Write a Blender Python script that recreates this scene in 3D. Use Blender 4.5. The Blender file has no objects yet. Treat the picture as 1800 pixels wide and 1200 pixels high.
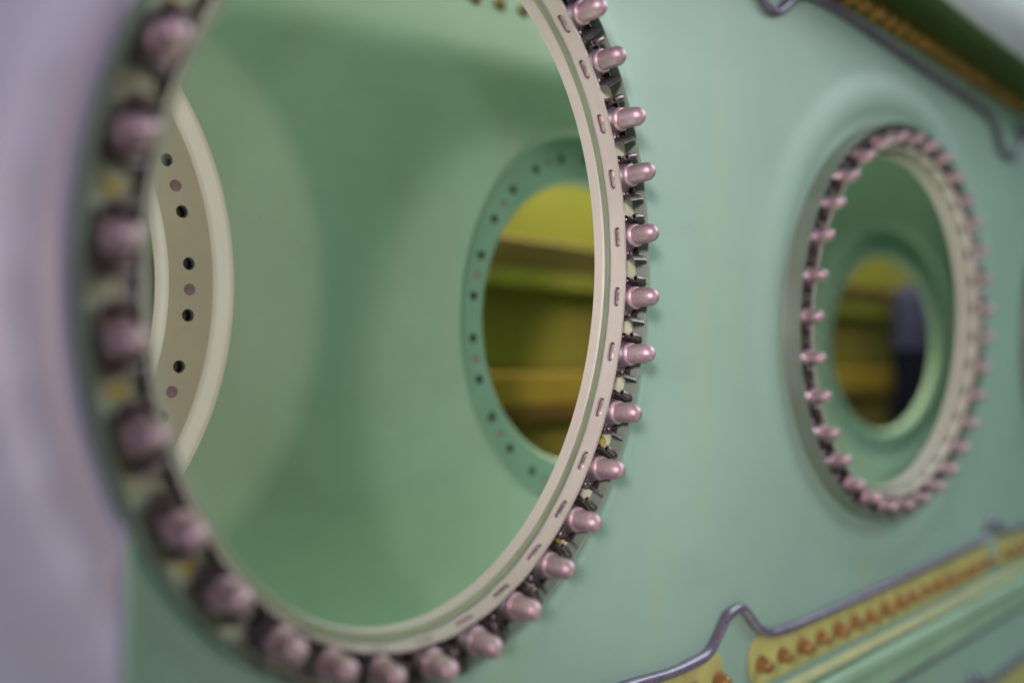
import bpy, bmesh, math, random
from mathutils import Vector, Matrix
from mathutils.geometry import delaunay_2d_cdt
random.seed(7)
R = math.radians
scene = bpy.context.scene
COL = scene.collection

# ------------------------------------------------------------------ camera
# the panel lies in the XZ plane at Y = 0 and faces -Y; metres
cam_d = bpy.data.cameras.new("camera")
cam = bpy.data.objects.new("camera", cam_d)
COL.objects.link(cam)
right = Vector((0.729416, -0.683941, 0.013303))
fwd = Vector((0.683827, 0.729537, 0.012472))
up = Vector((-0.018235, 0.0, 0.999834))
cam.matrix_world = Matrix(((right.x, up.x, -fwd.x, -0.21429),
                           (right.y, up.y, -fwd.y, -0.27784),
                           (right.z, up.z, -fwd.z, -0.02955),
                           (0, 0, 0, 1)))
cam_d.sensor_width = 36.0
cam_d.lens = 30.0
cam_d.clip_start = 0.01
cam_d.clip_end = 50.0
cam_d.dof.use_dof = True
cam_d.dof.focus_distance = 0.425
cam_d.dof.aperture_fstop = 2.0
cam_d.dof.aperture_blades = 0
scene.camera = cam

# ------------------------------------------------------------------ world and lamps
world = bpy.data.worlds.new("World")
scene.world = world
world.use_nodes = True
bgn = world.node_tree.nodes["Background"]
bgn.inputs[0].default_value = (0.80, 0.86, 0.92, 1)
bgn.inputs[1].default_value = 0.10
scene.view_settings.view_transform = 'Standard'
scene.view_settings.look = 'None'
scene.view_settings.exposure = 0.0
scene.view_settings.gamma = 1.0
scene.view_settings.use_curve_mapping = False
scene.cycles.use_denoising = True
scene.cycles.max_bounces = 10
scene.cycles.diffuse_bounces = 6

def area(name, loc, target, sx, sy, power, col):
    d = bpy.data.lights.new(name, 'AREA')
    d.shape = 'RECTANGLE'; d.size = sx; d.size_y = sy
    d.energy = power; d.color = col
    o = bpy.data.objects.new(name, d)
    COL.objects.link(o)
    o.location = loc
    o.rotation_euler = (Vector(target) - Vector(loc)).to_track_quat('-Z', 'Y').to_euler()
    return o
# hall lights high in front of the panel
area("hall_lamp", (2.1, -1.05, 1.70), (0.25, 0, 0), 1.9, 1.5, 54, (0.85, 0.95, 1.0))
# warm pinkish light from behind the camera
def spot(name, loc, target, power, col, size, blend, soft):
    d = bpy.data.lights.new(name, 'SPOT')
    d.energy = power; d.color = col; d.spot_size = R(size); d.spot_blend = blend; d.shadow_soft_size = soft
    o = bpy.data.objects.new(name, d)
    COL.objects.link(o)
    o.location = loc
    o.rotation_euler = (Vector(target) - Vector(loc)).to_track_quat('-Z', 'Y').to_euler()
    return o
spot("work_lamp", (-0.80, -0.68, 0.22), (0.30, 0, -0.03), 58, (1.0, 0.81, 0.85), 29, 0.9, 0.09)
# warm lamp ahead, its light falls through the large opening onto the inner wall
spot("front_lamp", (0.85, -1.9, 0.10), (0.060, 0, -0.02), 100, (1.0, 0.70, 0.58), 8.6, 0.8, 0.24)
# cool lamp low behind the camera, falls through the opening further along the inner wall
spot("side_lamp", (-1.0, -1.7, -0.25), (0.02, 0, 0.02), 42, (0.74, 0.95, 1.0), 8.0, 0.8, 0.20)
# lamp at the open near end of the bay
area("bay_end_lamp", (-0.55, 0.07, 0.08), (0.3, 0.11, 0), 0.12, 0.5, 1.0, (1.0, 0.93, 0.86))
# added unseen lamp standing in for light thrown back up from the floor
area("floor_bounce_lamp", (0.9, -1.1, -1.7), (0.4, 0, 0), 1.6, 1.2, 7, (0.82, 1.0, 0.60))
# added fill lamps shining down and up into the bay between the walls
area("bay_fill_lamp", (0.25, 0.085, 0.56), (0.25, 0.085, -0.2), 1.3, 0.10, 1.8, (1.0, 1.0, 0.78))
area("bay_low_fill_lamp", (0.15, 0.085, -0.56), (0.15, 0.085, 0.2), 1.3, 0.10, 2.5, (1.0, 1.0, 0.78))
# added fill lamp, unseen, brightens the bay behind the inner wall
area("rear_bay_fill_lamp", (0.5, 0.335, 0.56), (0.5, 0.39, -0.1), 1.6, 0.10, 9, (1.0, 0.95, 0.72))

# ------------------------------------------------------------------ materials
def mat(name, col, rough=0.45, metal=0.0, var=0.06, vscale=6.0, bump=0.0, bscale=900.0, col2=None, spec=0.5, rvar=0.06, coat=0.0, rnd=0.0, smear=None):
    m = bpy.data.materials.new(name)
    m.use_nodes = True
    nt = m.node_tree
    b = nt.nodes["Principled BSDF"]
    b.inputs["Metallic"].default_value = metal
    b.inputs["Specular IOR Level"].default_value = spec
    b.inputs["Coat Weight"].default_value = coat
    tc = nt.nodes.new("ShaderNodeTexCoord")
    n1 = nt.nodes.new("ShaderNodeTexNoise")
    n1.inputs["Scale"].default_value = vscale
    n1.inputs["Detail"].default_value = 6
    n1.inputs["Roughness"].default_value = 0.6
    nt.links.new(tc.outputs["Object"], n1.inputs["Vector"])
    cr = nt.nodes.new("ShaderNodeValToRGB")
    c2 = col2 or tuple(min(1, c * (1 + 2 * var)) for c in col)
    c1 = tuple(c * (1 - 2 * var) for c in col) if col2 is None else col
    cr.color_ramp.elements[0].position = 0.3
    cr.color_ramp.elements[1].position = 0.7
    cr.color_ramp.elements[0].color = (*c1, 1)
    cr.color_ramp.elements[1].color = (*c2, 1)
    nt.links.new(n1.outputs["Fac"], cr.inputs["Fac"])
    out = cr.outputs["Color"]
    def mix(fac, a, c, blend='MIX'):
        mx = nt.nodes.new("ShaderNodeMix"); mx.data_type = 'RGBA'; mx.blend_type = blend
        if isinstance(fac, float): mx.inputs[0].default_value = fac
        else: nt.links.new(fac, mx.inputs[0])
        nt.links.new(a, mx.inputs[6])
        if isinstance(c, tuple): mx.inputs[7].default_value = (*c, 1)
        else: nt.links.new(c, mx.inputs[7])
        return mx.outputs[2]
    def noise_mask(scale, stretch, lo, hi, amt, seed):
        mp = nt.nodes.new("ShaderNodeMapping"); mp.inputs["Scale"].default_value = stretch
        mp.inputs["Location"].default_value = (seed, seed * 2, seed * 3)
        nt.links.new(tc.outputs["Object"], mp.inputs["Vector"])
        nz = nt.nodes.new("ShaderNodeTexNoise"); nz.inputs["Scale"].default_value = scale; nz.inputs["Detail"].default_value = 5
        nt.links.new(mp.outputs["Vector"], nz.inputs["Vector"])
        r = nt.nodes.new("ShaderNodeMapRange"); r.inputs["From Min"].default_value = lo; r.inputs["From Max"].default_value = hi
        r.inputs["To Max"].default_value = amt
        nt.links.new(nz.outputs["Fac"], r.inputs["Value"])
        return r.outputs["Result"]
    if smear:
        # dried wipe marks running down, a few scuffs and dust specks
        out = mix(noise_mask(16, (1.6, 1.0, 0.35), 0.55, 0.75, 0.55, 1.3), out, smear)
        out = mix(noise_mask(22, (0.5, 1.0, 1.4), 0.60, 0.78, 0.35, 4.1), out, tuple(0.8 * c for c in col))
        out = mix(noise_mask(420, (1, 1, 1), 0.72, 0.78, 0.5, 7.7), out, tuple(0.35 * c for c in col))
    if rnd > 0:
        oi = nt.nodes.new("ShaderNodeObjectInfo")
        rr = nt.nodes.new("ShaderNodeMapRange"); rr.inputs["To Max"].default_value = rnd
        nt.links.new(oi.outputs["Random"], rr.inputs["Value"])
        out = mix(rr.outputs["Result"], out, tuple(0.45 * c for c in col))
        out = mix(noise_mask(260, (1, 1, 1), 0.55, 0.72, 0.6, 2.2), out, (0.34, 0.31, 0.33))
    nt.links.new(out, b.inputs["Base Color"])
    n2 = nt.nodes.new("ShaderNodeTexNoise")
    n2.inputs["Scale"].default_value = vscale * 5
    n2.inputs["Detail"].default_value = 4
    nt.links.new(tc.outputs["Object"], n2.inputs["Vector"])
    mr = nt.nodes.new("ShaderNodeMapRange")
    mr.inputs["To Min"].default_value = max(0.02, rough - rvar)
    mr.inputs["To Max"].default_value = min(1.0, rough + rvar)
    nt.links.new(n2.outputs["Fac"], mr.inputs["Value"])
    nt.links.new(mr.outputs["Result"], b.inputs["Roughness"])
    if bump > 0:
        n3 = nt.nodes.new("ShaderNodeTexNoise")
        n3.inputs["Scale"].default_value = bscale
        n3.inputs["Detail"].default_value = 3
        nt.links.new(tc.outputs["Object"], n3.inputs["Vector"])
        bp = nt.nodes.new("ShaderNodeBump")
        bp.inputs["Strength"].default_value = bump
        bp.inputs["Distance"].default_value = 0.0004
        nt.links.new(n3.outputs["Fac"], bp.inputs["Height"])
        nt.links.new(bp.outputs["Normal"], b.inputs["Normal"])
    return m

M = {
    'primer': mat('green_primer', (0.268, 0.43, 0.350), 0.48, var=0.04, vscale=5, bump=0.16, bscale=500, smear=(0.32, 0.45, 0.31)),
    'inner_primer': mat('inner_green_primer', (0.28, 0.43, 0.31), 0.48, var=0.05, vscale=7, bump=0.30, bscale=420, smear=(0.33, 0.42, 0.29)),
    'lip': mat('cream_lip_paint', (0.64, 0.62, 0.54), 0.42, var=0.03, vscale=12, bump=0.12, bscale=600, smear=(0.55, 0.53, 0.45)),
    'pale': mat('pale_flange_paint', (0.45, 0.42, 0.385), 0.42, var=0.03, vscale=12, bump=0.14, bscale=600, smear=(0.40, 0.37, 0.32)),
    'cream': mat('cream_ring_paint', (0.44, 0.42, 0.32), 0.45, var=0.04, vscale=14, bump=0.12),
    'land': mat('land_green_shade', (0.22, 0.28, 0.17), 0.42, var=0.05, vscale=14, bump=0.1),  # shade on the ledge put into a darker green
    'seat': mat('seat_khaki_paint', (0.44, 0.48, 0.34), 0.5, var=0.08, vscale=40, bump=0.15),
    'rim': mat('rim_olive_paint', (0.15, 0.20, 0.15), 0.45, var=0.08, vscale=25, bump=0.12),
    'nut': mat('nut_plating', (0.55, 0.40, 0.45), 0.50, metal=0.75, rnd=0.35, var=0.12, vscale=180, bump=0.15, bscale=1500, rvar=0.10),
    'skirt': mat('nut_skirt_metal', (0.46, 0.41, 0.44), 0.48, metal=0.9, var=0.10, vscale=200, bump=0.1, rvar=0.1, rnd=0.5),
    'clip': mat('clip_dark_steel', (0.20, 0.165, 0.175), 0.40, metal=0.95, var=0.15, vscale=160, bump=0.1, rvar=0.1),
    'black': mat('hole_dark', (0.012, 0.012, 0.014), 0.5, var=0.1),  # black caps stand for the dark inside of open bolt holes
    'yellow': mat('yellow_paint_dab', (0.45, 0.37, 0.06), 0.5, var=0.08, vscale=90),
    'lilac': mat('lilac_lacquer', (0.58, 0.53, 0.72), 0.30, var=0.03, vscale=4, bump=0.04),
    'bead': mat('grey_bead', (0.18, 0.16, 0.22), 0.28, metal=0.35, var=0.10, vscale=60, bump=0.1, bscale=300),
    'pad': mat('yellow_primer', (0.46, 0.46, 0.16), 0.45, var=0.07, vscale=30, bump=0.1),
    'amber': mat('amber_sealant', (0.29, 0.16, 0.05), 0.38, metal=0.2, var=0.15, vscale=120),
    'web': mat('stringer_green', (0.30, 0.48, 0.33), 0.42, var=0.05, vscale=12, bump=0.1),
    'web_dark': mat('upper_stringer_shade', (0.08, 0.15, 0.06), 0.45, var=0.08, vscale=12, bump=0.1),  # shaded underside of the upper web put into its colour
    'plug': mat('plug_metal', (0.30, 0.21, 0.22), 0.65, metal=0.2, var=0.12, vscale=200),
    'shade': mat('shade_dark_olive', (0.06, 0.07, 0.05), 0.5, var=0.12, vscale=60),  # dark colour standing in for shade on the flange back and hole walls
    'teal': mat('teal_ring_shade', (0.19, 0.35, 0.25), 0.45, var=0.06, vscale=12, bump=0.2, bscale=420),  # shading from the ring's step is put into this colour
    'olive': mat('olive_strip_shade', (0.16, 0.15, 0.025), 0.45, var=0.12, vscale=40, bump=0.1),  # strip colour darkened for the shadow of the upper web
    'brown': mat('brown_sealant', (0.32, 0.20, 0.04), 0.4, metal=0.1, var=0.18, vscale=120),
    'foot': mat('pale_yellow_green', (0.55, 0.58, 0.30), 0.42, var=0.06, vscale=25, bump=0.1),
    'lavender': mat('lavender_tape', (0.05, 0.05, 0.12), 0.9, spec=0.1, var=0.06),
    'white': mat('pale_grey_skin', (0.38, 0.42, 0.40), 0.4, var=0.05, vscale=12),
    'far': mat('yellow_green_primer', (0.38, 0.35, 0.06), 0.5, var=0.08, vscale=9),
    'far_brown': mat('far_stringer_shade', (0.18, 0.105, 0.025), 0.45, var=0.12, vscale=12),  # shadowed stringer band put into the colour
    'far_str': mat('far_stringer_lit', (0.40, 0.27, 0.04), 0.45, var=0.1, vscale=12),  # lit stringer band put into the colour
    'navy': mat('navy_cloth', (0.006, 0.007, 0.018), 0.9, spec=0.1, var=0.1),
}

# ------------------------------------------------------------------ helpers
def link(name, me, parent=None):
    o = bpy.data.objects.new(name, me)
    COL.objects.link(o)
    if parent: o.parent = parent
    return o

def mesh(name, vs, fs, m, parent=None, smooth=None):
    me = bpy.data.meshes.new(name)
    me.from_pydata([tuple(v) for v in vs], [], fs)
    me.update()
    bm = bmesh.new(); bm.from_mesh(me)
    bmesh.ops.remove_doubles(bm, verts=bm.verts, dist=1e-6)
    bmesh.ops.recalc_face_normals(bm, faces=bm.faces)
    if smooth:
        for f in bm.faces: f.smooth = True
        for e in bm.edges:
            if len(e.link_faces) == 2 and e.calc_face_angle(0) > R(smooth): e.smooth = False
    bm.to_mesh(me); bm.free()
    me.materials.append(M[m])
    return link(name, me, parent)

def tag(o, label=None, cat=None, group=None, kind=None):
    if label: o['label'] = label
    if cat: o['category'] = cat
    if group: o['group'] = group
    if kind: o['kind'] = kind
    return o

def empty(name, loc=(0, 0, 0)):
    o = bpy.data.objects.new(name, None)
    o.empty_display_size = 0.02
    COL.objects.link(o)
    o.location = loc
    return o

class Oval:
    """a tilted ellipse on the XZ plane with offset curves"""
    def __init__(s, cx, cz, a, b, tilt=0.0):
        s.cx, s.cz, s.a, s.b, s.c, s.s = cx, cz, a, b, math.cos(tilt), math.sin(tilt)
    def pt(s, th, d=0.0):
        x, z = s.a * math.cos(th), s.b * math.sin(th)
        nx, nz = math.cos(th) / s.a, math.sin(th) / s.b
        l = math.hypot(nx, nz); x += d * nx / l; z += d * nz / l
        return (s.cx + x * s.c - z * s.s, s.cz + x * s.s + z * s.c)
    def normal(s, th):
        nx, nz = math.cos(th) / s.a, math.sin(th) / s.b
        l = math.hypot(nx, nz); nx /= l; nz /= l
        return (nx * s.c - nz * s.s, nx * s.s + nz * s.c)
    def loop(s, d=0.0, n=160):
        return [s.pt(2 * math.pi * i / n, d) for i in range(n)]
    def dist(s, x, z):
        """approximate signed distance outward"""
        dx, dz = x - s.cx, z - s.cz
        lx, lz = dx * s.c + dz * s.s, -dx * s.s + dz * s.c
        k = math.hypot(lx / s.a, lz / s.b)
        if k < 1e-6: return -min(s.a, s.b)
        g = math.hypot(lx / s.a ** 2, lz / s.b ** 2) / k
        return (k - 1) / g
    def equal(s, n, start=0.0, steps=8000):
        acc = [0.0]; p = s.pt(0)
        for i in range(1, steps + 1):
            q = s.pt(2 * math.pi * i / steps)
            acc.append(acc[-1] + math.hypot(q[0] - p[0], q[1] - p[1])); p = q
        out = []; j = 0
        for i in range(n):
            t = (i * acc[-1] / n + start)
            turns = math.floor(t / acc[-1]); t -= turns * acc[-1]
            lo, hi = 0, steps
            while hi - lo > 1:
                mid = (lo + hi) // 2
                if acc[mid] <= t: lo = mid
                else: hi = mid
            out.append(2 * math.pi * (lo + (t - acc[lo]) / max(1e-12, acc[hi] - acc[lo])) / steps)
        return out, acc[-1]

def sweep(name, ov, prof, m, parent=None, closed=False, n=200, smooth=35, y0=0.0):
    """sweep (d, r) profile round the oval; r is the height towards the viewer (-Y)"""
    vs, fs = [], []
    k = len(prof)
    for i in range(n):
        th = 2 * math.pi * i / n
        for d, r in prof:
            x, z = ov.pt(th, d); vs.append((x, y0 - r, z))
    for i in range(n):
        j = (i + 1) % n
        for q in range(k if closed else k - 1):
            w = (q + 1) % k
            fs.append((i * k + q, i * k + w, j * k + w, j * k + q))
    return mesh(name, vs, fs, m, parent, smooth)

def inside(poly, x, z):
    c = False; j = len(poly) - 1
    for i in range(len(poly)):
        xi, zi = poly[i]; xj, zj = poly[j]
        if (zi > z) != (zj > z) and x < (xj - xi) * (z - zi) / (zj - zi) + xi: c = not c
        j = i
    return c

def sheet(name, outer, holes, hf, m, parent=None, extra_loops=(), extra_pts=(), smooth=35):
    """flat sheet in XZ with holes, relief Y = hf(x, z)"""
    pts, edges = [], []
    def add(loop, close=True):
        b = len(pts); pts.extend(Vector(p) for p in loop)
        k = len(loop)
        for i in range(k if close else k - 1): edges.append((b + i, b + (i + 1) % k))
    add(outer)
    for h in holes: add(h)
    for l, c in extra_loops: add(l, c)
    for p in extra_pts:
        if not any(inside(h, *p) for h in holes): pts.append(Vector(p))
    v, e, f, *_ = delaunay_2d_cdt(pts, edges, [], 0, 1e-6)
    boxes = [(min(p[0] for p in h), max(p[0] for p in h), min(p[1] for p in h), max(p[1] for p in h)) for h in holes]
    keep = []
    for t in f:
        x = sum(v[i].x for i in t) / len(t); z = sum(v[i].y for i in t) / len(t)
        if not inside(outer, x, z): continue
        if any(b[0] < x < b[1] and b[2] < z < b[3] and inside(h, x, z) for h, b in zip(holes, boxes)): continue
        keep.append(tuple(t))
    return mesh(name, [(p.x, hf(p.x, p.y), p.y) for p in v], keep, m, parent, smooth)

def sstep(a, b, x):
    t = max(0.0, min(1.0, (x - a) / (b - a))); return t * t * (3 - 2 * t)

def tube(name, path, rad, m, parent=None, n=10, sub=6):
    P = [Vector(p) for p in path]
    pts = []
    for i in range(len(P) - 1):
        p0, p1, p2, p3 = P[max(0, i - 1)], P[i], P[i + 1], P[min(len(P) - 1, i + 2)]
        for s in range(sub):
            t = s / sub
            pts.append(0.5 * ((2 * p1) + (p2 - p0) * t + (2 * p0 - 5 * p1 + 4 * p2 - p3) * t * t + (3 * p1 - p0 - 3 * p2 + p3) * t ** 3))
    pts.append(P[-1])
    vs, fs = [], []
    for i, p in enumerate(pts):
        d = (pts[min(i + 1, len(pts) - 1)] - pts[max(i - 1, 0)]).normalized()
        a = Vector((0, -1, 0)); b = d.cross(a).normalized(); a = b.cross(d)
        rr = rad * (1 + 0.06 * math.sin(i * 0.37))
        for k in range(n):
            q = 2 * math.pi * k / n
            vs.append(p + rr * (math.cos(q) * a + math.sin(q) * b))
    L = len(pts)
    for i in range(L - 1):
        for k in range(n):
            fs.append((i * n + k, i * n + (k + 1) % n, (i + 1) * n + (k + 1) % n, (i + 1) * n + k))
    fs.append(tuple(range(n))); fs.append(tuple((L - 1) * n + k for k in range(n)))
    return mesh(name, vs, fs, m, parent, 50)

def lathe_data(prof, n=28, axis='z'):
    """prof: (radius, height) list -> verts and faces, axis along +Z"""
    vs, fs, rows = [], [], []
    for r, h in prof:
        if r < 1e-7:
            rows.append([len(vs)]); vs.append((0, 0, h))
        else:
            rows.append(list(range(len(vs), len(vs) + n)))
            vs.extend((r * math.cos(2 * math.pi * k / n), r * math.sin(2 * math.pi * k / n), h) for k in range(n))
    for A, B in zip(rows, rows[1:]):
        for k in range(n):
            k2 = (k + 1) % n
            if len(A) == 1 and len(B) == 1: continue
            if len(A) == 1: fs.append((A[0], B[k], B[k2]))
            elif len(B) == 1: fs.append((A[k], A[k2], B[0]))
            else: fs.append((A[k], A[k2], B[k2], B[k]))
    return vs, fs

def box_data(x0, x1, y0, y1, z0, z1):
    return ([(x, y, z) for x in (x0, x1) for y in (y0, y1) for z in (z0, z1)],
            [(0, 1, 3, 2), (4, 6, 7, 5), (0, 4, 5, 1), (2, 3, 7, 6), (0, 2, 6, 4), (1, 5, 7, 3)])

def bar(name, x0, x1, prof, m, parent=None, smooth=35):
    """closed (y, z) profile run along X"""
    k = len(prof)
    vs = [(x0, y, z) for y, z in prof] + [(x1, y, z) for y, z in prof]
    fs = [(i, (i + 1) % k, k + (i + 1) % k, k + i) for i in range(k)]
    fs += [tuple(range(k)), tuple(range(k, 2 * k))]
    return mesh(name, vs, fs, m, parent, smooth)

# ------------------------------------------------------------------ openings of the front panel (oval through the nut axes)
OV1 = Oval(-0.0027, 0.0042, 0.1221, 0.1566, -0.1032)
OV2 = Oval(0.4516, -0.0013, 0.1578, 0.1375, 0.2248)
OV3 = Oval(0.915, -0.004, 0.150, 0.136, 0.15)
EDGE = -0.0124          # offset of the cut edge of the skin
XS = -0.1183            # joint between the lilac and the green skin

def front_h(x, z):
    r = 0.0
    for ov in (OV2, OV3):
        d = ov.dist(x, z)
        if 0.01 < d < 0.08:
            r += 0.0021 * sstep(0.016, 0.028, d) * (1 - sstep(0.034, 0.054, d))
    d = OV1.dist(x, z)
    if 0.01 < d < 0.08: r += 0.0014 * (1 - sstep(0.026, 0.034, d))
    return -r

panel = empty('front_panel', (0, 0, 0))
tag(panel, 'large green primed metal panel pierced by oval openings with nut rings', 'panel')
grid = [(x * 0.03, z * 0.03) for x in range(-3, 60) for z in range(-19, 20)]
loops = [(ov.loop(d, 150), True) for ov in (OV2, OV3) for d in (0.016, 0.020, 0.024, 0.028, 0.034, 0.039, 0.044, 0.049, 0.054)]
# lines of OV1 stay right of the joint
for d in (0.0155, 0.026, 0.030, 0.034):
    seg = [p for p in OV1.loop(d, 240)]
    run = []
    for p in seg + seg[:1]:
        if p[0] > XS + 0.001: run.append(p)
        else:
            if len(run) > 1: loops.append((run, False))
            run = []
    if len(run) > 1: loops.append((run, False))
cut1 = OV1.loop(EDGE, 240)
skin_holes = [cut1, OV2.loop(EDGE, 200), OV3.loop(EDGE, 160)]
sheet('skin', [(XS, -0.6), (1.9, -0.6), (1.9, 0.6), (XS, 0.6)], skin_holes, front_h, 'primer', panel, loops,
      [p for p in grid if XS + 0.01 < p[0] < 1.88 and abs(p[1]) < 0.59])
def lil_h(x, z):
    d = OV1.dist(x, z)
    return -0.0012 - 0.0030 * sstep(0.016, 0.034, d) * (1 - 0.75 * sstep(0.036, 0.058, d)) - 0.0010 * sstep(0.075, 0.10, d)
lil_loops = []
for d in (0.016, 0.020, 0.025, 0.030, 0.034, 0.037, 0.042, 0.047, 0.052, 0.058, 0.075, 0.083, 0.091, 0.10):
    run = []
    for p in [OV1.pt(math.pi * 0.3 + 2 * math.pi * i / 240, d) for i in range(170)]:
        if p[0] < XS - 0.003: run.append(p)
        elif run:
            lil_loops.append((run, False)); run = []
    if len(run) > 1: lil_loops.append((run, False))
lil_loops = [l for l in lil_loops if len(l[0]) > 1]
lil = empty('lilac_panel', (-0.3, 0, 0))
tag(lil, 'smooth lilac grey lacquered panel butting against the green panel behind near rim', 'panel')
o = sheet('skin', [(-0.75, -0.6), (XS - 0.0012, -0.6), (XS - 0.0012, 0.6), (-0.75, 0.6)], [cut1], lil_h, 'lilac', None, lil_loops, [(-0.72 + 0.025 * i, -0.575 + 0.025 * j) for i in range(24) for j in range(47)])
o.parent = lil; o.matrix_parent_inverse = lil.matrix_basis.inverted()

def arc_pts(n, a0, a1, rx, ry, cx, cy):
    return [(cx + rx * math.cos(a0 + (a1 - a0) * i / n), cy + ry * math.sin(a0 + (a1 - a0) * i / n)) for i in range(n + 1)]

def slotted_flange(name, ov, ths, m, parent):
    """upright ring with a rounded slot in front of every nut"""
    d0, d1, H0, H1 = -0.0075, -0.0063, 0.0007, 0.0098
    vs, fs = [], []
    n = len(ths)
    def put(th, r, d):
        x, z = ov.pt(th, d); vs.append((x, -r, z)); return len(vs) - 1
    for i, th in enumerate(ths):
        prv = ths[i - 1]; nxt = ths[(i + 1) % n]
        dl = (th - prv) % (2 * math.pi) / 2; dr = (nxt - th) % (2 * math.pi) / 2
        x0, z0 = ov.pt(th - 0.001, d0); x1, z1 = ov.pt(th + 0.001, d0)
        per = math.hypot(x1 - x0, z1 - z0) / 0.002
        hl, hw, rc = 0.0049 / per, 0.0020, 0.0052
        # slot outline
        hole = []
        ex = hw / per
        for q in range(7):
            a = -math.pi / 2 + math.pi * q / 6
            hole.append((th + hl - ex + ex * math.cos(a), rc + hw * math.sin(a)))
        for q in range(7):
            a = math.pi / 2 + math.pi * q / 6
            hole.append((th - hl + ex + ex * math.cos(a), rc + hw * math.sin(a)))
        # frame round the slot: project the outline on a rectangle
        wl = hl * 1.6
        frame = []
        for (t, r) in hole:
            k = (t - th) / hl; s = (r - rc) / hw
            if abs(s) > 0.93: frame.append((th + (1 if k > 0 else -1) * wl, H1 if s > 0 else H0))
            else: frame.append((th + (wl if k > 0 else -wl), rc + (H1 - rc) * s if s > 0 else rc + (rc - H0) * s))
        K = len(hole)
        hi = [put(t, r, d0) for t, r in hole]; ho = [put(t, r, d1) for t, r in hole]
        fi = [put(t, r, d0) for t, r in frame]; fo = [put(t, r, d1) for t, r in frame]
        for q in range(K):
            w = (q + 1) % K
            fs.append((hi[q], hi[w], fi[w], fi[q])); fs.append((ho[q], fo[q], fo[w], ho[w]))
            fs.append((hi[q], ho[q], ho[w], hi[w]))
            if frame[q][1] == frame[w][1]: fs.append((fi[q], fi[w], fo[w], fo[q]))
        # plain stretch to the next slot's frame (shared heights taken from the frame sides)
        rs_r = sorted({round(r, 7) for t, r in frame if t > th + wl * 0.999})
        nth = th + 2 * dr
        x0, z0 = ov.pt(nth - 0.001, d0); x1, z1 = ov.pt(nth + 0.001, d0)
        nhl = 0.0049 / (math.hypot(x1 - x0, z1 - z0) / 0.002)
        ta, tb = th + wl, nth - nhl * 1.6
        S = 6
        cols = []
        for s in range(S + 1):
            t = ta + (tb - ta) * s / S
            cols.append(([put(t, r, d0) for r in rs_r], [put(t, r, d1) for r in rs_r]))
        for (a, b), (c, d) in zip(cols, cols[1:]):
            for q in range(len(rs_r) - 1):
                fs.append((a[q], a[q + 1], c[q + 1], c[q])); fs.append((b[q], d[q], d[q + 1], b[q + 1]))
            fs.append((a[0], c[0], d[0], b[0])); fs.append((a[-1], b[-1], d[-1], c[-1]))
    return mesh(name, vs, fs, m, parent, 40)

def opening(ov, ths, parent, label_bits, seat_m='seat'):
    t = EDGE
    lip = sweep('inner_lip', ov, [(t + 0.0006, -0.0062), (t, -0.0056), (t, -0.0004), (t + 0.0006, 0.0004)], 'pale', parent, n=240)
    land = sweep('land', ov, [(t + 0.0006, 0.0004), (-0.0084, 0.0008), (-0.0082, -0.0006)], 'land', parent, n=240)
    seat = sweep('seat', ov, [(-0.0058, 0.0010), (-0.0040, 0.0010), (-0.0036, 0.0036), (-0.0030, 0.0040), (0.0076, 0.0040), (0.0079, 0.0042)], seat_m, parent, n=240)
    rim = sweep('rim', ov, [(0.0078, 0.0038), (0.0096, 0.0096), (0.0100, 0.0104), (0.0106, 0.0106), (0.0111, 0.0102), (0.0118, 0.0012), (0.0124, 0.0002)], 'rim', parent, n=240, smooth=30)
    for o, l in ((lip, 'pale cut edge lining'), (land, 'narrow green ledge inside'), (seat, ('khaki' if seat_m == 'seat' else 'dark olive') + ' seat under the nuts of'), (rim, 'dark olive upstanding rim round')):
        o['label'] = l + ' ' + label_bits
    if ths:
        f = slotted_flange('slotted_flange', ov, ths, 'pale', parent)
        bk = sweep('flange_shade', ov, [(-0.00615, 0.0010), (-0.00615, 0.0092), (-0.00585, 0.0092), (-0.00585, 0.0010)], 'shade', parent, n=240)  # added dark strip in place of shade on the flange's outer face
        bk['label'] = 'dark olive backing strip behind the slotted flange of ' + label_bits
        f['label'] = 'pale upright slotted flange round ' + label_bits
    return seat

# nut angles round the large opening, from the top of the far rim down, along the bottom and up the near rim
NUT1 = [0.995, 0.8178, 0.6199, 0.4304, 0.2375, 0.0408, 6.1418, 5.953, 5.7635, 5.5775, 5.3956, 5.2031, 5.0142, 4.8279, 4.6281, 4.4374, 4.2583, 4.0469, 3.8376, 3.6284, 3.4251, 3.2325, 3.022, 2.8169]
TH1 = sorted(NUT1 + [0.995 + (2.8169 - 0.995) * k / 9 for k in range(1, 9)])
TH2 = [0.05 + 2 * math.pi * k / 33 for k in range(33)]
TH3, per3 = OV3.equal(31, 0.0)
seat1 = opening(OV1, TH1, panel, 'the large near opening')
seat2 = opening(OV2, TH2, panel, 'the second smaller looking opening', 'rim')  # dark seat colour carries the shade between these nuts
seat3 = opening(OV3, None, panel, 'the third opening at the frame edge')

# yellow paint dabs on the seat between nuts
v, f = lathe_data([(0.0038, -0.0004), (0.0036, 0.0003), (0.0026, 0.0006), (0, 0.0007)], 14)
dab_me = None
for th in [0.5 * (NUT1[i] + NUT1[i - 1]) for i in (8, 10, 13, 18, 20, 22)] + [2.72]:
    x, z = OV1.pt(th, 0.0022)
    if dab_me is None:
        o = mesh('paint_dab', v, f, 'yellow', seat1, 40); dab_me = o.data
    else: o = link('paint_dab', dab_me, seat1)
    o.matrix_local = Matrix.Translation((x, -0.0041, z)) @ Matrix.Rotation(R(90), 4, 'X') @ Matrix.Diagonal((random.uniform(0.65, 0.95), random.uniform(0.65, 0.95), 1, 1))

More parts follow.
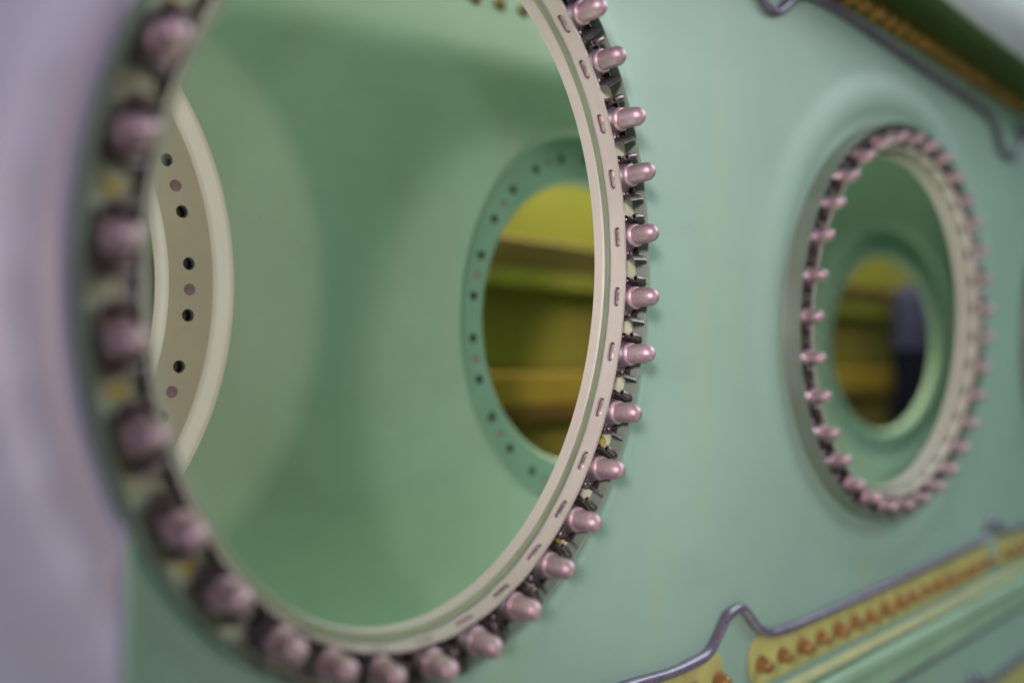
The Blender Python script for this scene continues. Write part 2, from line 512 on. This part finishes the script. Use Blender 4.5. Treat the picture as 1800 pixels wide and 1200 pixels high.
# ------------------------------------------------------------------ domed nuts
def dome_prof():
    p = [(0.0044, 0.0124), (0.00475, 0.0127), (0.00478, 0.0134), (0.00472, 0.0160), (0.00462, 0.0198)]
    for i in range(1, 10):
        a = math.pi / 2 * i / 9
        p.append((0.00462 * math.cos(a), 0.0198 + 0.0052 * math.sin(a)))
    return p
NUT = {}
def nut_part(name, vs, fs, m, smooth=40):
    o = mesh(name, vs, fs, m, None, smooth); NUT[name] = o.data; bpy.data.objects.remove(o)
nut_part('dome', *lathe_data(dome_prof(), 28), 'nut')
nut_part('collar', *lathe_data([(0.0050, 0.0098), (0.0057, 0.0101), (0.0059, 0.0108), (0.0057, 0.0119), (0.0052, 0.0125), (0.0044, 0.0126)], 28), 'nut')
nut_part('skirt', *lathe_data([(0.0068, 0.0048), (0.0071, 0.0054), (0.0069, 0.0066), (0.0060, 0.0084), (0.0054, 0.0100)], 28), 'skirt')

def lug_data():
    """two-lug base plate with an eyelet in each lug"""
    n = 40; out = []
    for i in range(n):
        a = 2 * math.pi * i / n
        c, s = math.cos(a), math.sin(a)
        w = 0.0112 * (abs(c) ** 0.75) * (1 if c > 0 else -1)
        h = 0.0056 * (abs(s) ** 0.8) * (1 if s > 0 else -1)
        out.append((w, h))
    vs = [(x, y, 0.0041) for x, y in out] + [(x * 0.98, y * 0.97, 0.0054) for x, y in out]
    fs = [tuple(range(n)), tuple(range(n, 2 * n))] + [(i, (i + 1) % n, n + (i + 1) % n, n + i) for i in range(n)]
    return vs, fs
nut_part('base_plate', *lug_data(), 'clip')
def ring_data(cx, cz, r0=0.0011, r1=0.0021, n=14):
    v, f = lathe_data([(r0, 0.0052), (r0, 0.0064), (0.5 * (r0 + r1), 0.0070), (r1, 0.0064), (r1, 0.0052)], n)
    return [(x + cx, y, z + cz) for x, y, z in v], f
def join(*parts):
    V, Fc = [], []
    for v, f in parts:
        b = len(V); V += list(v); Fc += [tuple(i + b for i in q) for q in f]
    return V, Fc
nut_part('eyelet', *ring_data(0.0086, 0.0), 'skirt')
NUT['eyelet.lower'] = None
def strip_data(path, y0, y1, th=0.0004):
    """bent sheet: path of (x, z), width y0..y1"""
    V, Fc = [], []
    k = len(path)
    for (x, z) in path: V += [(x, y0, z), (x, y1, z)]
    off = len(V)
    for i, (x, z) in enumerate(path):
        a = path[max(0, i - 1)]; b = path[min(k - 1, i + 1)]
        dx, dz = b[0] - a[0], b[1] - a[1]; l = math.hypot(dx, dz)
        nx, nz = -dz / l * th, dx / l * th
        V += [(x + nx, y0, z + nz), (x + nx, y1, z + nz)]
    for i in range(k - 1):
        a = 2 * i
        Fc += [(a, a + 1, a + 3, a + 2), (off + a, off + a + 2, off + a + 3, off + a + 1),
               (a, a + 2, off + a + 2, off + a), (a + 1, off + a + 1, off + a + 3, a + 3)]
    Fc += [(0, off, off + 1, 1), (2 * k - 2, 2 * k - 1, off + 2 * k - 1, off + 2 * k - 2)]
    return V, Fc
# dark spring clip: curled wing above, boxed cup below
upper = [(0.0062, 0.0044), (0.0082, 0.0056), (0.0092, 0.0078), (0.0097, 0.0102), (0.0106, 0.0122), (0.0120, 0.0132)]
lower = [(-0.0062, 0.0046), (-0.0072, 0.0080), (-0.0080, 0.0104), (-0.0090, 0.0108), (-0.0100, 0.0098), (-0.0104, 0.0074), (-0.0105, 0.0044)]
side1 = box_data(-0.0103, 0.0094, 0.0056, 0.0061, 0.0041, 0.0078)
side2 = box_data(-0.0103, 0.0094, -0.0061, -0.0056, 0.0041, 0.0078)
nut_part('spring_clip', *join(strip_data(upper, -0.0050, 0.0050), strip_data(lower, -0.0044, 0.0044), side1, side2), 'clip', 30)
pv, pf = lathe_data([(0.0009, -0.0032), (0.0014, -0.0034), (0.0016, -0.0030), (0.0016, 0.0030), (0.0014, 0.0034), (0.0009, 0.0032), (0.0009, -0.0032)], 14)
nut_part('pin', [(x - 0.0094, z + 0.0005, y + 0.0124) for x, y, z in pv], pf, 'clip')
sv, sf = lathe_data([(0.0, -0.0042), (0.0009, -0.0040), (0.0013, -0.0032), (0.0013, 0.0032), (0.0009, 0.0040), (0, 0.0042)], 12)
nut_part('slot_tab', [(z, x - 0.0056, y * 1.25 + 0.0052) for x, y, z in sv], sf, 'nut')
del NUT['eyelet.lower']

ORD = "first second third fourth fifth sixth seventh eighth ninth tenth eleventh twelfth thirteenth fourteenth fifteenth sixteenth".split()
def make_nut(ov, th, label, group, size=1.0):
    x, z = ov.pt(th); nx, nz = ov.normal(th)
    root = empty('domed_nut')
    tx, tz = -nz, nx                       # tangent (counter-clockwise seen from the front)
    if tz < 0: tx, tz = -tx, -tz; flip = -1
    else: flip = 1
    jit = R(random.uniform(-4, 4))
    # local x = tangent (upwards), y = outward, z = towards the viewer
    X = Vector((tx, 0, tz)); Z = Vector((0, -1, 0)); Y = Vector((nx, 0, nz))
    if X.cross(Y).dot(Z) < 0: X = -X
    B = Matrix(((X.x, Y.x, Z.x, x), (X.y, Y.y, Z.y, 0), (X.z, Y.z, Z.z, z), (0, 0, 0, 1)))
    root.matrix_world = B @ Matrix.Diagonal((size, size, size, 1))
    lean = Matrix.Rotation(R(random.uniform(-3.5, 3.5)), 4, 'X') @ Matrix.Rotation(R(random.uniform(-3.5, 3.5)), 4, 'Y')
    for nm, me in NUT.items():
        c = link(nm, me, root)
        if nm in ('dome', 'collar', 'skirt'): c.matrix_local = lean
        if nm == 'spring_clip': c.matrix_local = Matrix.Rotation(jit * 0.5, 4, 'Z')
    e = link('eyelet', NUT['eyelet'], root); e.matrix_local = Matrix.Rotation(math.pi, 4, 'Z')
    tag(root, label, 'nut', group)
    return root

G1 = 'domed nuts round the large opening'
for k, th in enumerate(NUT1):
    if k < 10: l = 'pinkish domed nut on sharp far rim of large opening, %s from top' % ORD[k]
    elif k < 17: l = 'pinkish domed nut along bottom curve of large opening, %s from the far rim' % ORD[k - 10]
    else: l = 'big blurred domed nut on near rim of large opening, %s from top' % ORD[23 - k]
    make_nut(OV1, th, l, G1)
G2 = 'domed nuts round the second opening'
cls = {'far': [], 'top': [], 'near': [], 'bottom': []}
for i, th in enumerate(TH2):
    nx, nz = OV2.normal(th)
    k = 'far' if nx > 0.72 else 'near' if nx < -0.72 else 'top' if nz > 0 else 'bottom'
    x, z = OV2.pt(th); cls[k].append((x if k in ('top', 'bottom') else -z, th))
for k, lst in cls.items():
    for q, (_, th) in enumerate(sorted(lst)):
        where = 'from top' if k in ('far', 'near') else 'from the near side'
        make_nut(OV2, th, 'small blurred domed nut on %s side of second opening, %s %s' % (k, ORD[q], where), G2, 0.84)

# ------------------------------------------------------------------ stringers on the front panel
BOT = [(0.10, -0.1975), (0.1335, -0.1986), (0.1624, -0.2005), (0.1859, -0.1999), (0.1996, -0.1977), (0.2097, -0.1893), (0.2165, -0.1819), (0.2242, -0.1791), (0.2334, -0.1792), (0.2409, -0.1845), (0.2507, -0.1936), (0.2639, -0.2002), (0.2775, -0.2021), (0.3025, -0.203), (0.3835, -0.2023), (0.4825, -0.2006), (0.6062, -0.1984), (0.6466, -0.1954), (0.6555, -0.1861), (0.667, -0.180), (0.680, -0.186), (0.695, -0.196), (0.74, -0.199), (0.95, -0.199), (1.6, -0.199)]
TOP = [(0.20, 0.2045), (0.225, 0.2040), (0.2436, 0.1932), (0.2515, 0.1879), (0.2603, 0.1847), (0.2684, 0.1856), (0.2767, 0.1909), (0.2865, 0.1988), (0.3025, 0.2065), (0.3256, 0.2091), (0.3586, 0.2091), (0.4751, 0.2042), (0.599, 0.1996), (0.647, 0.1965), (0.6671, 0.1886), (0.6768, 0.1768), (0.6931, 0.1687), (0.7233, 0.1693), (0.742, 0.182), (0.76, 0.196), (0.80, 0.1985), (1.6, 0.198)]

def bolt_mesh():
    v, f = lathe_data([(0.0068, 0.0), (0.0068, 0.0010), (0.0062, 0.0015), (0.0052, 0.0017), (0.0052, 0.0052), (0.0049, 0.0070), (0.0041, 0.0085), (0.0026, 0.0095), (0, 0.0099)], 16)
    o = mesh('bolt', v, f, 'amber', None, 40); me = o.data; bpy.data.objects.remove(o); return me
BOLT = bolt_mesh()
BOLT2 = BOLT.copy(); BOLT2.materials.clear(); BOLT2.materials.append(M['brown'])
def bolts(xs, z, parent, base, BOLT=BOLT):
    for x in xs:
        o = link('bolt', BOLT, parent)
        s = random.uniform(0.78, 0.95)
        o.matrix_local = Matrix.Translation((x, -base, z + random.uniform(-0.0006, 0.0006))) @ Matrix.Rotation(R(90), 4, 'X') @ Matrix.Rotation(random.uniform(0, 6), 4, 'Z') @ Matrix.Diagonal((s, s, s, 1))

def pad(name, x0, x1, z0, z1, m, parent, rad=0.012, th=0.0016, ends=(True, True)):
    loop = []
    def corner(cx, cz, a0):
        for i in range(7):
            a = a0 + math.pi / 2 * i / 6
            loop.append((cx + rad * math.cos(a), cz + rad * math.sin(a)))
    corner(x1 - rad, z1 - rad, 0); corner(x0 + rad, z1 - rad, math.pi / 2)
    corner(x0 + rad, z0 + rad, math.pi); corner(x1 - rad, z0 + rad, 1.5 * math.pi)
    k = len(loop)
    vs = [(x, -0.0002, z) for x, z in loop] + [(x, -th, z) for x, z in loop]
    fs = [tuple(range(k, 2 * k))] + [(i, (i + 1) % k, k + (i + 1) % k, k + i) for i in range(k)]
    return mesh(name, vs, fs, m, parent, 30)

low = empty('lower_stringer')
tag(low, 'green stringer with yellow strip and amber bolts running below the second opening', 'stringer')
tube('sealing_bead', [(x, -0.0018, z) for x, z in BOT], 0.0031, 'bead', low)
pad('yellow_strip', 0.244, 0.660, -0.2305, -0.2005, 'pad', low)
pad('yellow_strip', 0.05, 0.2155, -0.2305, -0.1985, 'pad', low)
pad('yellow_strip', 0.685, 1.60, -0.2305, -0.1985, 'pad', low)
bolts([0.210 - 0.0245 * i for i in range(0, 4)], -0.2165, low, 0.0016)
bolts([0.2563 + 0.0248 * i for i in range(17)], -0.2180, low, 0.0016)
bolts([0.70 + 0.0248 * i for i in range(12)], -0.2180, low, 0.0016)
# flange step, upright web and its rounded edge
bar('foot', 0.0, 1.7, [(-0.0003, -0.2372), (-0.0030, -0.2380), (-0.0036, -0.2395), (-0.0034, -0.2425), (-0.0003, -0.2435)], 'foot', low)
bar('web', 0.0, 1.7, [(-0.0003, -0.2466), (-0.0075, -0.2440), (-0.0100, -0.2452), (-0.0110, -0.2480), (-0.0105, -0.2520), (-0.0003, -0.2540)], 'web', low)
bar('lower_flange', 0.0, 1.7, [(-0.0003, -0.2560), (-0.0040, -0.2575), (-0.0042, -0.2750), (-0.0030, -0.2760), (-0.0003, -0.2760)], 'web', low)

tube('gap_shade', [(0.0, -0.0012, -0.2785), (0.5, -0.0012, -0.2785), (1.0, -0.0012, -0.2785), (1.7, -0.0012, -0.2785)], 0.0022, 'bead', low)  # added dark strip that draws the shadow line below the flange
low2 = empty('bottom_stringer')
tag(low2, 'yellow strip edged by grey bead in the bottom corner below the lower stringer', 'stringer')
tube('sealing_bead', [(0.45, -0.0015, -0.331), (0.58, -0.0015, -0.331), (0.602, -0.0015, -0.326), (0.615, -0.0015, -0.317), (0.628, -0.0015, -0.318), (0.640, -0.0015, -0.327), (0.66, -0.0015, -0.331), (0.9, -0.0015, -0.331), (1.6, -0.0015, -0.331)], 0.003, 'bead', low2)
pad('yellow_strip', 0.45, 1.60, -0.375, -0.3325, 'pad', low2)

upp = empty('upper_stringer')
tag(upp, 'dark green stringer with amber bolt row running above the second opening', 'stringer')
tube('sealing_bead', [(x, -0.0018, z) for x, z in TOP], 0.0031, 'bead', upp)
pad('olive_strip', 0.28, 0.765, 0.2165, 0.2480, 'olive', upp)
pad('olive_strip', 0.78, 1.60, 0.2165, 0.2480, 'olive', upp)
bolts([0.302 + 0.0205 * i for i in range(22)], 0.2215, upp, 0.0016, BOLT2)
bolts([0.80 + 0.0205 * i for i in range(10)], 0.2215, upp, 0.0016, BOLT2)
bar('web', 0.15, 1.7, [(-0.0003, 0.2400), (-0.0060, 0.2412), (-0.0370, 0.2320), (-0.0380, 0.2345), (-0.0003, 0.2480)], 'web_dark', upp)
bar('cap', 0.15, 1.7, [(-0.0382, 0.2312), (-0.0405, 0.2316), (-0.0410, 0.2330), (-0.0410, 0.2790), (-0.0382, 0.2790)], 'white', upp)

# ------------------------------------------------------------------ inner wall with its recessed rings
YB = 0.158
OB1 = Oval(-0.115, 0.001, 0.104, 0.145)
OB2 = Oval(0.277, -0.006, 0.131, 0.149)
OB3 = Oval(0.833, -0.014, 0.185, 0.146)
INN = [Oval(-0.115, 0.001, 0.0722, 0.108), Oval(0.277, -0.006, 0.106, 0.110), Oval(0.833, -0.014, 0.153, 0.109)]
def line_z(x): return 0.156 + 0.085 * (x + 0.017)
def back_h(x, z):
    k = z - line_z(x)
    w = 0.014
    if k <= -w: return YB
    if k >= 0.07: return YB + 0.45 * 0.07
    if k >= w: return YB + 0.45 * k
    return YB + 0.45 * (k + w) ** 2 / (4 * w)
inner = empty('inner_wall')
tag(inner, 'darker green inner wall with recessed ring openings seen through the large opening', 'panel')
bl = [([(x * 0.02 - 0.5, line_z(x * 0.02 - 0.5) + dz) for x in range(0, 100)], False) for dz in (-0.014, -0.0105, -0.007, -0.0035, 0.0, 0.0035, 0.007, 0.0105, 0.014, 0.070)]
sheet('skin', [(-0.7, -0.6), (1.7, -0.6), (1.7, 0.6), (-0.7, 0.6)], [OB1.loop(0, 160), OB2.loop(0, 160), OB3.loop(0, 160)], back_h, 'inner_primer', inner, bl,
      [(x * 0.03, z * 0.03) for x in range(-22, 56) for z in range(-19, 20)])
DEP = 0.0065
hole_tube = None
names = ['the near recessed ring', 'the second recessed ring', 'the third recessed ring']
for q, (ob, oi) in enumerate(zip((OB1, OB2, OB3), INN)):
    cm = 'cream'
    st = sweep('step', ob, [(0.0004, 0.0), (-0.0008, 0.0002), (-0.0022, -0.0008), (-0.0058, -DEP + 0.0012), (-0.0072, -DEP + 0.0002), (-0.0085, -DEP)], 'lip' if q == 0 else 'inner_primer', inner, n=200, smooth=60, y0=YB)
    mid = Oval(ob.cx, ob.cz, 0.5 * (ob.a - 0.008 + oi.a) - 0.001, 0.5 * (ob.b - 0.008 + oi.b))
    N = {0: 48, 1: 52, 2: 60}[q]
    ths, per = mid.equal(N, 0.0)
    hs, spots = [], []
    for i, th in enumerate(ths):
        ph = (i + 1) % 4
        if ph == 3: continue
        x, z = mid.pt(th); rad = (0.0034 if ph != 1 else 0.0032) if q == 0 else (0.0033 if ph != 1 else 0.0028)
        spots.append((x, z, rad, ph == 1))
        hs.append([(x + rad * math.cos(2 * math.pi * k / 18), z + rad * math.sin(2 * math.pi * k / 18)) for k in range(18)])
    fl = sheet('ring_floor', ob.loop(-0.0085, 160), [oi.loop(0, 160)] + hs, lambda x, z: YB + DEP, 'cream' if q == 0 else 'teal', inner)
    for x, z, rad, pink in spots:
        dep = 0.0006 if pink else (0.0055 if q == 0 else 0.003)
        v, f = lathe_data([(rad, 0.0), (rad, -dep)], 18)
        h = mesh('bolt_hole', v, f, 'pale' if q == 0 else 'shade', fl, 40)  # further rings: dark of the holes put into the wall colour
        h.matrix_local = Matrix.Translation((x, YB + DEP, z)) @ Matrix.Rotation(R(90), 4, 'X')
        v, f = lathe_data([(rad, 0.0), (0, 0.0)], 18)
        pl = mesh('plug' if pink else 'hole_bottom', v, f, 'plug' if pink else 'black', fl, 40)
        pl.matrix_local = Matrix.Translation((x, YB + DEP + dep - 0.00005, z)) @ Matrix.Rotation(R(90), 4, 'X')
    ed = sweep('ring_edge', oi, [(0.0, -DEP), (-0.0012, -DEP - 0.0006), (-0.0032, -DEP - 0.0035), (-0.0036, -DEP - 0.0050), (-0.0036, -DEP - 0.0100)], 'lip' if q == 0 else 'inner_primer', inner, n=200, smooth=50, y0=YB)
    for o, l in ((st, 'sloped step of '), (fl, 'flat drilled floor of '), (ed, 'rounded inner edge of ')): o['label'] = l + names[q]
# orange sealed fasteners above the ridge of the inner wall
v, f = lathe_data([(0.0052, 0.0), (0.0050, 0.0015), (0.0036, 0.0035), (0, 0.0042)], 14)
sme = None
for i in range(-6, 12):
    x = 0.150 + 0.0235 * i; z = line_z(x) + 0.047
    if sme is None:
        o = mesh('sealed_fastener', v, f, 'amber', inner, 40); sme = o.data
    else: o = link('sealed_fastener', sme, inner)
    o.matrix_local = Matrix.Translation((x, back_h(x, z), z)) @ Matrix.Rotation(R(90), 4, 'X')

# ------------------------------------------------------------------ far skin behind the inner wall
far = empty('far_skin')
tag(far, 'yellow green far skin with brown stringers seen through the recessed ring', 'panel')
v, f = box_data(-0.9, 2.2, 0.420, 0.426, -0.6, 0.6)
mesh('skin', v, f, 'far', far)
for zc, fm in ((0.070, 'far_brown'), (-0.066, 'far_str'), (-0.205, 'far_brown')):
    st = bar('stringer', -0.85, 2.15, [(0.4197, zc + 0.020), (0.4150, zc + 0.018), (0.3450, zc + 0.016), (0.3400, zc + 0.013), (0.3400, zc - 0.016), (0.3450, zc - 0.016), (0.3470, zc + 0.008), (0.4140, zc + 0.010), (0.4150, zc - 0.022), (0.4197, zc - 0.022)], fm, far)
    bar('clip_strip', -0.85, 2.15, [(0.3398, zc - 0.0165), (0.3440, zc - 0.0165), (0.3440, zc - 0.0330), (0.3425, zc - 0.0330), (0.3398, zc - 0.0180)], 'far' if fm == 'far_brown' else 'far_brown', st)

# dark post in the rear bay, seen through the second opening
post = empty('navy_post', (1.285, 0.315, -0.6))
tag(post, 'dark navy upright post with lavender band seen through the second opening', 'post')
v, f = lathe_data([(0, 0.0), (0.034, 0.0), (0.036, 0.005), (0.036, 0.575), (0.033, 0.582)], 24)
mesh('shaft', v, f, 'navy', post, 40)
v, f = lathe_data([(0.033, 0.581), (0.038, 0.585), (0.038, 0.660), (0.033, 0.682), (0.020, 0.694), (0, 0.698)], 24)
mesh('upper_sleeve', v, f, 'lavender', post, 40)
